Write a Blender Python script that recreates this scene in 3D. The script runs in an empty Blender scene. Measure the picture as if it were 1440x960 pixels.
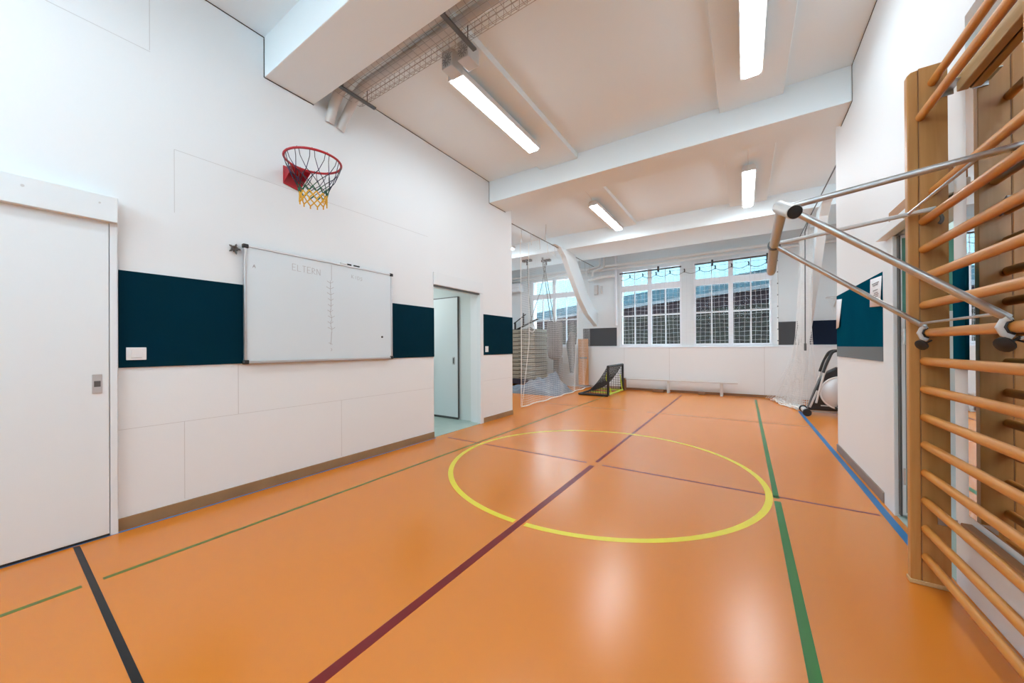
import bpy, math, random
from mathutils import Vector, Matrix
random.seed(7)
C = bpy.context.scene.collection
PI = math.pi
S = bpy.context.scene

# ------------------------------------------------------------------ helpers
class MB:
    """collects geometry for ONE mesh"""
    def __init__(s): s.v = []; s.f = []
    def add(s, vs, fs):
        n = len(s.v); s.v += [tuple(p) for p in vs]; s.f += [tuple(i + n for i in f) for f in fs]; return s
    def box(s, x0, x1, y0, y1, z0, z1):
        return s.add([(x0,y0,z0),(x1,y0,z0),(x1,y1,z0),(x0,y1,z0),(x0,y0,z1),(x1,y0,z1),(x1,y1,z1),(x0,y1,z1)],
                     [(0,3,2,1),(4,5,6,7),(0,1,5,4),(1,2,6,5),(2,3,7,6),(3,0,4,7)])
    def obox(s, c, ax, ay, az):
        c = Vector(c); ax = Vector(ax); ay = Vector(ay); az = Vector(az)
        vs = [c + i*ax + j*ay + k*az for k in (-1,1) for j in (-1,1) for i in (-1,1)]
        return s.add(vs, [(0,2,3,1),(4,5,7,6),(0,1,5,4),(1,3,7,5),(3,2,6,7),(2,0,4,6)])
    def beam(s, a, b, w, h, up=(0,0,1)):
        a = Vector(a); b = Vector(b); d = (b-a); L = d.length; d.normalize()
        r = d.cross(Vector(up)); 
        if r.length < 1e-4: r = d.cross(Vector((1,0,0)))
        r.normalize(); u = r.cross(d)
        return s.obox((a+b)/2, d*L/2, r*w/2, u*h/2)
    def tube(s, pts, r, n=10, closed=False, caps=True, ry=None):
        pts = [Vector(p) for p in pts]; m = len(pts)
        rr = r if isinstance(r, (list, tuple)) else [r]*m
        rings = []; prev = None
        for i, p in enumerate(pts):
            if closed: d = pts[(i+1) % m] - pts[i-1]
            else: d = pts[min(i+1, m-1)] - pts[max(i-1, 0)]
            if d.length < 1e-9: d = Vector((0,0,1))
            d.normalize()
            if prev is None:
                a = d.cross(Vector((0,0,1)))
                if a.length < .05: a = d.cross(Vector((1,0,0)))
            else:
                a = prev - d*prev.dot(d)
            a.normalize(); prev = a; b = d.cross(a)
            rings.append([p + (a*math.cos(2*PI*k/n) + b*math.sin(2*PI*k/n)*(ry/r if ry else 1))*rr[i] for k in range(n)])
        vs = [q for R in rings for q in R]; fs = []
        for i in range(m if closed else m-1):
            j = (i+1) % m
            for k in range(n):
                k2 = (k+1) % n; fs.append((i*n+k, i*n+k2, j*n+k2, j*n+k))
        if caps and not closed:
            fs.append(tuple(range(n-1,-1,-1))); fs.append(tuple((m-1)*n+k for k in range(n)))
        return s.add(vs, fs)
    def lathe(s, c, axis, prof, n=24):
        """prof: list of (radius, distance along axis)"""
        c = Vector(c); d = Vector(axis).normalized(); a = d.cross(Vector((0,0,1)))
        if a.length < .05: a = d.cross(Vector((1,0,0)))
        a.normalize(); b = d.cross(a); vs = []; fs = []
        for r, h in prof:
            vs += [c + d*h + (a*math.cos(2*PI*k/n) + b*math.sin(2*PI*k/n))*r for k in range(n)]
        for i in range(len(prof)-1):
            for k in range(n):
                k2 = (k+1) % n; fs.append((i*n+k, i*n+k2, (i+1)*n+k2, (i+1)*n+k))
        fs.append(tuple(range(n-1,-1,-1))); fs.append(tuple((len(prof)-1)*n+k for k in range(n)))
        return s.add(vs, fs)
    def prism(s, poly, d):
        d = Vector(d); n = len(poly); vs = [Vector(p) for p in poly] + [Vector(p)+d for p in poly]
        fs = [tuple(range(n-1,-1,-1)), tuple(range(n, 2*n))] + [(i, (i+1) % n, n+(i+1) % n, n+i) for i in range(n)]
        return s.add(vs, fs)
    def grid(s, P):
        m = len(P); n = len(P[0])
        return s.add([q for R in P for q in R], [(i*n+k, i*n+k+1, (i+1)*n+k+1, (i+1)*n+k) for i in range(m-1) for k in range(n-1)])

def root_loc(o):
    while o.parent: o = o.parent
    return Vector(o.location)
def obj(name, mb, mat, parent=None, smooth=True, bevel=0, label=None, cat=None, group=None, kind=None, segs=2, solid=0, mats=None):
    if parent is not None: L = root_loc(parent)
    else:
        xs = [p[0] for p in mb.v]; ys = [p[1] for p in mb.v]; zs = [p[2] for p in mb.v]
        L = Vector(((min(xs)+max(xs))/2, (min(ys)+max(ys))/2, min(zs)))
    me = bpy.data.meshes.new(name)
    me.from_pydata([(p[0]-L.x, p[1]-L.y, p[2]-L.z) for p in mb.v], [], mb.f)
    me.materials.append(mat); me.update()
    import bmesh
    bm = bmesh.new(); bm.from_mesh(me); bmesh.ops.recalc_face_normals(bm, faces=bm.faces); bm.to_mesh(me); bm.free()
    if smooth:
        me.polygons.foreach_set('use_smooth', [True]*len(me.polygons)); me.set_sharp_from_angle(angle=math.radians(38))
    o = bpy.data.objects.new(name, me); C.objects.link(o)
    if parent is not None: o.parent = parent
    else: o.location = L
    if bevel:
        b = o.modifiers.new('bevel', 'BEVEL'); b.width = bevel; b.segments = segs; b.limit_method = 'ANGLE'; b.angle_limit = math.radians(40)
    if solid:
        b = o.modifiers.new('solid', 'SOLIDIFY'); b.thickness = solid; b.offset = 0
    tag(o, label, cat, group, kind); return o
def tag(o, label=None, cat=None, group=None, kind=None):
    if cat and not kind: kind = 'thing'
    if label: o['label'] = label
    if cat: o['category'] = cat
    if group: o['group'] = group
    if kind: o['kind'] = kind
def thing(name, loc, label, cat, group=None, kind=None):
    o = bpy.data.objects.new(name, None); C.objects.link(o); o.location = loc; o.empty_display_size = .1
    tag(o, label, cat, group, kind); return o
def struct(name, mb, mat, parent=None, **k):
    return obj(name, mb, mat, parent, kind='structure', smooth=k.pop('smooth', False), **k)
def copy_tree(o, parent=None):
    c = o.copy(); C.objects.link(c); c.parent = parent
    for ch in [q for q in o.children]: copy_tree(ch, c)
    return c
def arc(c, r, a0, a1, n, plane='xy'):
    out = []
    for i in range(n+1):
        a = a0 + (a1-a0)*i/n; u, v = r*math.cos(a), r*math.sin(a)
        out.append({'xy': (c[0]+u, c[1]+v, c[2]), 'xz': (c[0]+u, c[1], c[2]+v), 'yz': (c[0], c[1]+u, c[2]+v)}[plane])
    return out
def rounded(pts, r, n=5):
    """polyline with rounded corners"""
    P = [Vector(p) for p in pts]; out = [P[0]]
    for i in range(1, len(P)-1):
        a = (P[i-1]-P[i]); b = (P[i+1]-P[i]); rr = min(r, a.length*.45, b.length*.45)
        a = P[i]+a.normalized()*rr; b = P[i]+b.normalized()*rr
        for k in range(n+1):
            t = k/n; out.append(a*(1-t)**2 + P[i]*2*t*(1-t) + b*t*t)
    out.append(P[-1]); return out

# ------------------------------------------------------------------ materials
def mat(name, col, rough=.5, metal=0, spec=.5, noise=0, nscale=5, bump=0, bscale=40, coat=0, trans=0, sheen=0, stretch=(1,1,1), alpha=1, coat_rough=.1):
    m = bpy.data.materials.new(name); m.use_nodes = True; nt = m.node_tree; b = nt.nodes['Principled BSDF']
    b.inputs['Base Color'].default_value = (*col, 1); b.inputs['Roughness'].default_value = rough
    b.inputs['Metallic'].default_value = metal; b.inputs['Specular IOR Level'].default_value = spec
    b.inputs['Coat Weight'].default_value = coat; b.inputs['Coat Roughness'].default_value = coat_rough
    b.inputs['Transmission Weight'].default_value = trans; b.inputs['Sheen Weight'].default_value = sheen; b.inputs['Alpha'].default_value = alpha
    if noise or bump:
        tc = nt.nodes.new('ShaderNodeTexCoord'); mp = nt.nodes.new('ShaderNodeMapping'); mp.inputs['Scale'].default_value = stretch
        nt.links.new(tc.outputs['Object'], mp.inputs[0])
        n = nt.nodes.new('ShaderNodeTexNoise'); n.inputs['Scale'].default_value = nscale; n.inputs['Detail'].default_value = 4
        nt.links.new(mp.outputs[0], n.inputs['Vector'])
        if noise:
            r = nt.nodes.new('ShaderNodeValToRGB'); r.color_ramp.elements[0].position = .3; r.color_ramp.elements[1].position = .7
            r.color_ramp.elements[0].color = (*[c*(1-noise) for c in col], 1); r.color_ramp.elements[1].color = (*[min(1, c*(1+noise)) for c in col], 1)
            nt.links.new(n.outputs['Fac'], r.inputs[0]); nt.links.new(r.outputs[0], b.inputs['Base Color'])
        if bump:
            n2 = nt.nodes.new('ShaderNodeTexNoise'); n2.inputs['Scale'].default_value = bscale; nt.links.new(mp.outputs[0], n2.inputs['Vector'])
            bp = nt.nodes.new('ShaderNodeBump'); bp.inputs['Strength'].default_value = bump; bp.inputs['Distance'].default_value = .01
            nt.links.new(n2.outputs['Fac'], bp.inputs['Height']); nt.links.new(bp.outputs[0], b.inputs['Normal'])
    return m
def emit(name, col, st):
    m = bpy.data.materials.new(name); m.use_nodes = True; b = m.node_tree.nodes['Principled BSDF']
    b.inputs['Base Color'].default_value = (.9,.9,.9,1); b.inputs['Emission Color'].default_value = (*col, 1); b.inputs['Emission Strength'].default_value = st
    return m
M = {}
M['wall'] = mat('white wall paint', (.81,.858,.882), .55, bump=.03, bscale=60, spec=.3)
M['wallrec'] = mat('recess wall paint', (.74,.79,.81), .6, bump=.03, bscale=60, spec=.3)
M['ceil'] = mat('ceiling paint', (.82,.92,.965), .7, bump=.04, bscale=30, spec=.2)
M['seam'] = mat('panel seam', (.60,.62,.63), .8)
M['gap'] = mat('shadow gap', (.03,.03,.03), .9)
M['teal'] = mat('dark teal panel', (.0005,.024,.042), .65, noise=.06, nscale=3, spec=.04)
M['tealR'] = mat('teal panel', (.0015,.066,.115), .8, noise=.08, nscale=3, spec=0)
M['navy'] = mat('navy panel', (.003,.012,.035), .6, spec=.2)
M['greypan'] = mat('slate grey panel', (.10,.125,.14), .5)
M['charcoal'] = mat('charcoal panel', (.055,.06,.068), .6)
M['base'] = mat('brown skirting', (.30,.185,.09), .5, noise=.12, nscale=4)
M['baseR'] = mat('grey brown skirting', (.25,.19,.155), .5, noise=.1, nscale=4)
M['door'] = mat('white door', (.78,.84,.87), .4)
M['mint'] = mat('mint floor', (.40,.50,.46), .35, noise=.06)
M['mintwall'] = mat('corridor paint', (.72,.78,.78), .6)
M['frame'] = mat('window frame white', (.80,.83,.87), .35)
M['alu'] = mat('brushed aluminium', (.62,.62,.63), .35, metal=.8)
M['steel'] = mat('galvanised steel', (.50,.51,.52), .32, metal=.9, noise=.12, nscale=18)
M['dsteel'] = mat('dark steel', (.13,.13,.13), .5, metal=.6)
M['wire'] = mat('grey wire', (.34,.34,.34), .5, metal=.5)
M['whitemetal'] = mat('white coated metal', (.78,.78,.77), .35)
M['greymetal'] = mat('light grey coated steel', (.60,.60,.59), .35)
M['grip'] = mat('grey grip', (.52,.58,.63), .6)
M['black'] = mat('black rubber', (.012,.012,.013), .5)
M['blackg'] = mat('black plastic', (.015,.015,.017), .3)
M['red'] = mat('red painted steel', (.42,.008,.02), .35)
M['white'] = mat('white plastic', (.82,.83,.84), .3)
M['board'] = mat('whiteboard enamel', (.69,.78,.83), .22, spec=.5)
M['ink'] = mat('faded marker ink', (.42,.43,.45), .7)
M['paper'] = mat('paper', (.86,.87,.9), .7)
M['text'] = mat('printed text', (.3,.3,.32), .8)
M['net'] = mat('white net cord', (.82,.83,.83), .8)
M['netrope'] = mat('white rope', (.85,.84,.8), .8)
M['netwin'] = mat('window net cord', (.66,.70,.74), .8)
M['rope'] = mat('grey rope', (.20,.22,.22), .8)
M['bag'] = mat('grey canvas', (.17,.175,.175), .8, noise=.1)
M['khaki'] = mat('khaki mat vinyl', (.27,.265,.21), .6, noise=.08, nscale=3)
M['khaki2'] = mat('khaki mat seam', (.05,.05,.045), .7)
M['trolley'] = mat('dark blue trolley', (.008,.014,.035), .5)
M['tarp'] = mat('blue grey cover', (.17,.21,.255), .7, noise=.12, nscale=3, bump=.25, bscale=8)
M['orangeb'] = mat('orange tan board', (.56,.25,.09), .5, noise=.12, nscale=3, stretch=(4,4,.6))
M['lime'] = mat('lime tube', (.50,.62,.05), .5)
M['goalnet'] = mat('black net', (.03,.03,.03), .8)
M['silver'] = mat('silver disc', (.62,.62,.63), .3, metal=.3)
M['pink'] = mat('pink bottle', (.5,.1,.15), .5)
M['wood_block'] = mat('brown wood block', (.26,.13,.06), .6)

def wood(name, c1, c2, rough=.38, stretch=(14,14,1.0)):
    m = bpy.data.materials.new(name); m.use_nodes = True; nt = m.node_tree; b = nt.nodes['Principled BSDF']
    tc = nt.nodes.new('ShaderNodeTexCoord'); mp = nt.nodes.new('ShaderNodeMapping'); mp.inputs['Scale'].default_value = stretch
    nt.links.new(tc.outputs['Object'], mp.inputs[0])
    n = nt.nodes.new('ShaderNodeTexNoise'); n.inputs['Scale'].default_value = 2.2; n.inputs['Detail'].default_value = 6; n.inputs['Distortion'].default_value = .6
    nt.links.new(mp.outputs[0], n.inputs['Vector'])
    r = nt.nodes.new('ShaderNodeValToRGB'); r.color_ramp.elements[0].position = .32; r.color_ramp.elements[1].position = .68
    r.color_ramp.elements[0].color = (*c1, 1); r.color_ramp.elements[1].color = (*c2, 1)
    nt.links.new(n.outputs['Fac'], r.inputs[0]); nt.links.new(r.outputs[0], b.inputs['Base Color'])
    b.inputs['Roughness'].default_value = rough; b.inputs['Coat Weight'].default_value = .08; b.inputs['Specular IOR Level'].default_value = .35; b.inputs['Coat Roughness'].default_value = .2
    return m
M['wood'] = wood('beech stile', (.46,.215,.062), (.54,.27,.085))
M['rung'] = wood('beech rung', (.56,.215,.035), (.66,.29,.06), .38, (14,1,14))
M['plank'] = wood('pale mounting board', (.52,.34,.15), (.62,.42,.21), .5, (14,1,14))
M['plankd'] = wood('brown mounting board', (.36,.17,.07), (.44,.22,.09), .5, (14,1,14))

# floor: orange sheet flooring, satin lacquer
def floor_mat():
    m = bpy.data.materials.new('orange sports floor'); m.use_nodes = True; nt = m.node_tree; b = nt.nodes['Principled BSDF']
    tc = nt.nodes.new('ShaderNodeTexCoord')
    n = nt.nodes.new('ShaderNodeTexNoise'); n.inputs['Scale'].default_value = .45; n.inputs['Detail'].default_value = 1
    nt.links.new(tc.outputs['Object'], n.inputs['Vector'])
    r = nt.nodes.new('ShaderNodeValToRGB'); r.color_ramp.elements[0].position = .3; r.color_ramp.elements[1].position = .7
    r.color_ramp.elements[0].color = (.66,.200,.019, 1); r.color_ramp.elements[1].color = (.665,.208,.019, 1)
    nt.links.new(n.outputs['Fac'], r.inputs[0])
    n3 = nt.nodes.new('ShaderNodeTexNoise'); n3.inputs['Scale'].default_value = 9; n3.inputs['Detail'].default_value = 5
    nt.links.new(tc.outputs['Object'], n3.inputs['Vector'])
    mr = nt.nodes.new('ShaderNodeMapRange'); mr.inputs['To Min'].default_value = .24; mr.inputs['To Max'].default_value = .29
    b.inputs['Roughness'].default_value = .26
    nt.links.new(r.outputs[0], b.inputs['Base Color'])
    n2 = nt.nodes.new('ShaderNodeTexNoise'); n2.inputs['Scale'].default_value = 4; n2.inputs['Detail'].default_value = 3
    nt.links.new(tc.outputs['Object'], n2.inputs['Vector'])
    bp = nt.nodes.new('ShaderNodeBump'); bp.inputs['Strength'].default_value = .02; bp.inputs['Distance'].default_value = .02
    b.inputs['Specular IOR Level'].default_value = .66
    return m
M['floor'] = floor_mat()
for k, c in dict(lred=(.18,.014,.014), lpurple=(.20,.03,.045), lgreen=(.035,.17,.035), lolive=(.13,.16,.012), lyellow=(.80,.66,.05), lblue=(.02,.17,.40), lblack=(.008,.010,.012), lolive2=(.33,.17,.05)).items():
    M[k] = mat('line ' + k, c, .32, spec=.28)

M['lamp'] = emit('lamp diffuser', (.885,.985,1.06), 28.0)
M['lampfar'] = emit('lamp diffuser far', (.885,.985,1.06), 45.0)
M['lampw'] = mat('lamp housing', (.70,.70,.69), .4)
M['mirror'] = mat('mirror silver', (.86,.88,.90), .015, metal=1)
M['glass'] = mat('window glass', (1,1,1), 0, trans=1, spec=.5)
def pane_glass():
    m = bpy.data.materials.new('clear pane'); m.use_nodes = True; nt = m.node_tree
    for n in list(nt.nodes): nt.nodes.remove(n)
    o = nt.nodes.new('ShaderNodeOutputMaterial'); mx = nt.nodes.new('ShaderNodeMixShader'); t = nt.nodes.new('ShaderNodeBsdfTransparent'); g = nt.nodes.new('ShaderNodeBsdfGlossy')
    g.inputs['Roughness'].default_value = .12; t.inputs['Color'].default_value = (.93,.98,.99,1)
    mx.inputs[0].default_value = .0015; nt.links.new(t.outputs[0], mx.inputs[1]); nt.links.new(g.outputs[0], mx.inputs[2]); nt.links.new(mx.outputs[0], o.inputs[0])
    return m
M['pane'] = pane_glass()
M['greenglass'] = mat('green glazing', (.20,.52,.42), .12, trans=.35)

# ------------------------------------------------------------------ camera (level lens, slight rise)
F_, YAW, PIT, ROL, CY, H = 501.07954, .57779, .00238, -.00587, 486.75752, 1.3
f = Vector((-math.sin(YAW)*math.cos(PIT), math.cos(YAW)*math.cos(PIT), math.sin(PIT)))
r0 = Vector((math.cos(YAW), math.sin(YAW), 0)); u0 = r0.cross(f)
r = r0*math.cos(ROL) + u0*math.sin(ROL); u = -r0*math.sin(ROL) + u0*math.cos(ROL)
cam = bpy.data.cameras.new('camera'); cam.sensor_width = 36; cam.lens = 36*F_/1440; cam.shift_y = (CY-480)/1440; cam.clip_start = .02; cam.clip_end = 200
co = bpy.data.objects.new('camera', cam); C.objects.link(co); S.camera = co
mw = Matrix.Identity(4)
for i in range(3): mw[i][0] = r[i]; mw[i][1] = u[i]; mw[i][2] = -f[i]
mw[0][3], mw[1][3], mw[2][3] = 0, 0, H
co.matrix_world = mw

# ------------------------------------------------------------------ the room
XL, XR, YF, YB, ZC = -3.77, .962, 11.0, -3.2, 4.23
XLL, XRR = -8.6, 3.6       # recess side walls
YLE, YRE = 5.79, 5.88      # where the long walls end
floor = struct('floor', MB().box(XLL-.2, XRR+.2, YB-.2, YF+.2, -.12, 0), M['floor'])
ceiling = struct('ceiling', MB().box(XLL-.2, XRR+.2, YB-.2, YF+.2, ZC, ZC+.2), M['ceil'])
for n_, y0, y1, x0, x1 in (('near', 1.54, 2.0, XL, XR), ('mid', 5.07, 5.58, XL-.02, XR+.02), ('far', 8.6, 10.0, XLL, XRR), ('back', -2.0, -1.5, XL, XR)):
    struct('ceiling_beam', MB().box(x0, x1, y0, y1, 3.855, ZC+.02), M['ceil'], ceiling, bevel=.006)
for x0, x1 in ((-2.74,-2.10), (-.24,.39)):
    for y0, y1 in ((-1.5,1.54), (2.0,5.07), (5.58,8.6)):
        struct('ceiling_rib', MB().box(x0, x1, y0, y1, 4.155, ZC+.02), M['ceil'], ceiling, bevel=.004)

# left wall with doorway (y 3.705..4.80) and the near sliding door standing in front of it
T = .22
wl = MB().box(XL-T, XL, YB, 3.705, 0, ZC).box(XL-T, XL, 4.80, YLE, 0, ZC).box(XL-T, XL, 3.705, 4.80, 2.215, ZC)
wall_left = struct('wall_left', wl, M['wall'])
def band(parent, x, y0, y1, z0, z1, m, side=1, t=.012, name='wall_panel', label=None):
    a, b = (x, x+t*side) if side > 0 else (x-t, x)
    return struct(name, MB().box(a, b, y0, y1, z0, z1), m, parent, label=label)
band(wall_left, XL, .60, 1.36, 1.168, 1.872, M['teal'], label='dark teal wall panel left of the whiteboard')
band(wall_left, XL, 1.36, 3.705, 1.168, 1.872, M['teal'], label='dark teal wall panel right of the whiteboard')
band(wall_left, XL, 4.845, YLE, 1.168, 1.872, M['teal'], label='dark teal wall panel right of the doorway')
sm = MB(); x_ = XL
def seam_y(y0, y1, z, m=sm, x=XL, w=.003): m.box(x-.004, x+.0012, y0, y1, z-w/2, z+w/2)
def seam_z(y, z0, z1, m=sm, x=XL, w=.003): m.box(x-.004, x+.0012, y-w/2, y+w/2, z0, z1)
seam_y(.60, 3.70, .72); seam_z(.96, .10, .72); seam_z(1.324, .72, 1.16); seam_z(.904, 2.38, 2.88); seam_y(.904, 3.6, 2.88)
seam_z(.766, 3.57, 4.2); seam_y(-1, .77, 3.56); seam_z(2.29, .1, .72); seam_y(4.86, YLE, .72)
struct('panel_seam', sm, M['seam'], wall_left)
def gapline(parent, x, ys, sgn):
    """dark joint that follows the ceiling and the beams"""
    g = MB(); p = []
    for k in range(len(ys)-1):
        (a, za), (b, zb) = ys[k], ys[k+1]
        if abs(a-b) < 1e-6: g.box(min(x, x+.003*sgn), max(x, x+.003*sgn), a-.006, a+.001, min(za, zb)-.006, max(za, zb))
        else: g.box(min(x, x+.003*sgn), max(x, x+.003*sgn), a, b, za-.008, za-.0005)
    struct('shadow_joint', g, M['gap'], parent)
gapline(wall_left, XL, [(YB,ZC),(-2,ZC),(-2,3.855),(-1.5,3.855),(-1.5,ZC),(1.54,ZC),(1.54,3.855),(2.0,3.855)], 1)
gapline(wall_left, XL, [(2.0,ZC),(5.07,ZC),(5.07,3.855),(5.58,3.855)], 1)
struct('baseboard_left', MB().box(XL, XL+.014, .595, 3.70, 0, .085).box(XL, XL+.014, 4.86, YLE+.004, 0, .085), M['base'], bevel=.003)

# corridor behind the doorway
wc = MB().box(-6.6, XL-T, 3.0, 3.1, 0, 2.5).box(-6.7, -6.6, 3.0, 5.1, 0, 2.5).box(-6.6, XL-.02, 4.86, 4.96, 0, 2.5)
struct('wall_corridor', wc, M['mintwall'])
struct('ceiling_corridor', MB().box(-6.7, XL-T, 3.0, 4.96, 2.5, 2.6), M['mintwall'])
struct('floor_corridor', MB().box(-6.6, XL, 3.1, 4.86, -.005, .006), M['mint'])
d2 = struct('door_2', MB().box(-5.15, -4.31, 4.815, 4.858, .045, 2.20), M['door'], bevel=.004)
struct('door_gap_seal', MB().box(-5.15, -4.31, 4.82, 4.85, .008, .044).box(-5.15, -4.30, 4.82, 4.856, 2.202, 2.218).box(-4.309,-4.302,4.822,4.856,.03,2.21), M['dsteel'], d2)  # dark strips stand in for the shaded gaps around the leaf
h = struct('door_handle', MB().box(-4.42, -4.37, 4.805, 4.816, .99, 1.13), M['alu'], d2, bevel=.003)
struct('door_handle_recess', MB().box(-4.408, -4.382, 4.8035, 4.806, 1.01, 1.11), M['dsteel'], h)
struct('trim_2', MB().box(XL-.06, XL+.018, 4.775, 4.86, 0, 2.215).box(XL-.06, XL+.018, 3.70, 4.86, 2.218, 2.40), M['door'], bevel=.003)
struct('trim_3', MB().box(XL-.05, XL+.002, 3.72, 4.775, 2.195, 2.216), M['dsteel'])   # dark track slot
cl = thing('added_corridor_light', (-5.2, 4.0, 2.46), 'added unseen white round ceiling light in the corridor behind the doorway', 'ceiling light')  # lamp added out of sight to brighten the corridor
obj('lamp_housing', MB().lathe((-5.2,4.0,2.5), (0,0,-1), [(.15,0),(.15,.03)]), M['lampw'], cl)
obj('lamp_diffuser', MB().lathe((-5.2,4.0,2.47), (0,0,-1), [(.145,0),(.14,.03),(.1,.05)]), emit('added corridor lamp', (.93,1,.99), 50), cl)

# near sliding door, hung outside the left wall
d1 = struct('door_1', MB().box(XL+.012, XL+.052, -1.1, .548, .018, 2.24), M['door'], bevel=.003)
hd = struct('door_handle', MB().box(XL+.0515, XL+.056, .470, .516, 1.00, 1.13), M['alu'], d1, bevel=.002)
struct('handle_recess', MB().box(XL+.0555, XL+.057, .478, .508, 1.045, 1.085), M['dsteel'], hd)
struct('floor_gap', MB().box(XL+.02, XL+.045, -1.1, .548, .001, .0175), M['gap'], d1)
t1 = struct('trim_1', MB().box(XL, XL+.10, -1.2, .584, 2.185, 2.36), M['door'], bevel=.003)
struct('screw', MB().lathe((XL+.101,.19,2.30),(1,0,0),[(.008,0),(.008,.002)],10).lathe((XL+.101,.50,2.30),(1,0,0),[(.006,0),(.006,.002)],10), M['seam'], t1)
struct('door_post', MB().box(XL, XL+.05, .552, .588, 0, 2.19), M['door'], t1, bevel=.002)
struct('post_edge', MB().box(XL+.05, XL+.0512, .5865, .5895, .0, 2.19), M['seam'], t1)

# right wall with doorway y 2.95..3.80
wr = MB().box(XR, XR+T, YB, 2.95, 0, ZC).box(XR, XR+T, 3.87, YRE, 0, ZC).box(XR, XR+T, 2.95, 3.87, 2.13, ZC)
wall_right = struct('wall_right', wr, M['wall'])
gapline(wall_right, XR, [(YB,ZC),(1.54,ZC),(1.54,3.855),(2.0,3.855)], -1)
gapline(wall_right, XR, [(2.0,ZC),(5.07,ZC),(5.07,3.855),(5.58,3.855)], -1)
band(wall_right, XR, 4.10, YRE-.05, 1.285, 1.90, M['tealR'], -1, label='teal wall panel behind the notices')
band(wall_right, XR, 4.10, YRE-.05, 1.165, 1.285, M['greypan'], -1, name='wall_panel_strip', label='slate grey strip along the foot of the teal panel')
band(wall_right, XR, 2.802, 2.93, 1.17, 1.71, M['tealR'], -1, label='teal wall panel between doorway and mirror')
struct('baseboard_right', MB().box(XR-.014, XR, 4.12, YRE, 0, .085), M['baseR'], bevel=.003)
struct('trim_4', MB().box(XR-.012, XR+.03, 3.865, 4.095, 0, 2.13), M['door'], bevel=.004)
struct('trim_5', MB().box(XR-.07, XR+.02, 2.94, 4.02, 2.13, 2.20), M['door'], bevel=.004)
obj('wooden_batten', MB().box(XR-.06, XR-.001, 2.94, 3.74, 2.20, 2.275), M['plankd'], bevel=.003, label='short reddish wooden batten on top of the right doorway frame', cat='batten')
# side room seen through it
struct('wall_side_room', MB().box(XR+T, 3.5, 5.3, 5.4, 0, 2.8).box(3.4, 3.5, 2.4, 5.4, 0, 2.8).box(XR+T, 3.5, 2.3, 2.4, 0, 2.8), M['mintwall'])
struct('ceiling_side_room', MB().box(XR+T, 3.5, 2.3, 5.4, 2.8, 2.9), M['mintwall'])
struct('floor_side_room', MB().box(XR+.002, 3.4, 2.4, 5.3, -.004, .006), M['mint'])
d3 = thing('door_3', (1.0,3.84,0), None, None, kind='structure')
struct('door_leaf', MB().box(.985, 1.86, 3.825, 3.86, .03, 1.54).box(.985,.992,3.825,3.86,1.54,2.12).box(1.80,1.86,3.825,3.86,1.54,2.12).box(.992,1.80,3.825,3.86,2.10,2.12), M['frame'], d3, bevel=.003)
struct('glass_pane', MB().box(.992,1.80,3.84,3.848,1.54,2.10), M['greenglass'], d3)
struct('hinge', MB().tube([(.998,3.818,.26),(.998,3.818,.38)], .009, 8).tube([(.998,3.818,1.3),(.998,3.818,1.42)], .009, 8), M['alu'], d3)
struct('door_gap_seal', MB().box(.974,.984,3.825,3.868,.02,2.12).box(1.004,1.007,3.822,3.824,.05,1.54), M['dsteel'], d3)
sl = thing('added_side_room_light', (2.0,3.9,2.72), 'added unseen round ceiling light in the side room behind the right doorway', 'ceiling light')  # unseen lamp put in to light the side room
obj('lamp_housing', MB().lathe((2.0,4.4,2.8), (0,0,-1), [(.16,0),(.16,.03)]), M['lampw'], sl)
obj('lamp_diffuser', MB().lathe((2.0,4.4,2.77), (0,0,-1), [(.155,0),(.15,.03),(.1,.05)]), emit('added side room lamp', (.9,1,.96), 50), sl)

# back wall with openings for the added windows, recess walls
wbk = MB().box(XL-T, XR+T, YB-.2, YB, 0, 3.0).box(XL-T, XR+T, YB-.2, YB, 3.9, ZC)
for a, b in ((XL-T,-3.5),(-1.6,-1.3),(.7,XR+T)): wbk.box(a, b, YB-.2, YB, 3.0, 3.9)
struct('wall_back', wbk, M['wall'])
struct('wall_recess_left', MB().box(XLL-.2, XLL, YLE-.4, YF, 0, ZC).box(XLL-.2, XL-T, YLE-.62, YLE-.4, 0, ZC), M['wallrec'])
struct('wall_recess_right', MB().box(XRR, XRR+.2, YRE-.4, YF, 0, ZC).box(XR+T, XRR+.2, YRE-.4, YRE-.2, 0, ZC), M['wallrec'])

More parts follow.
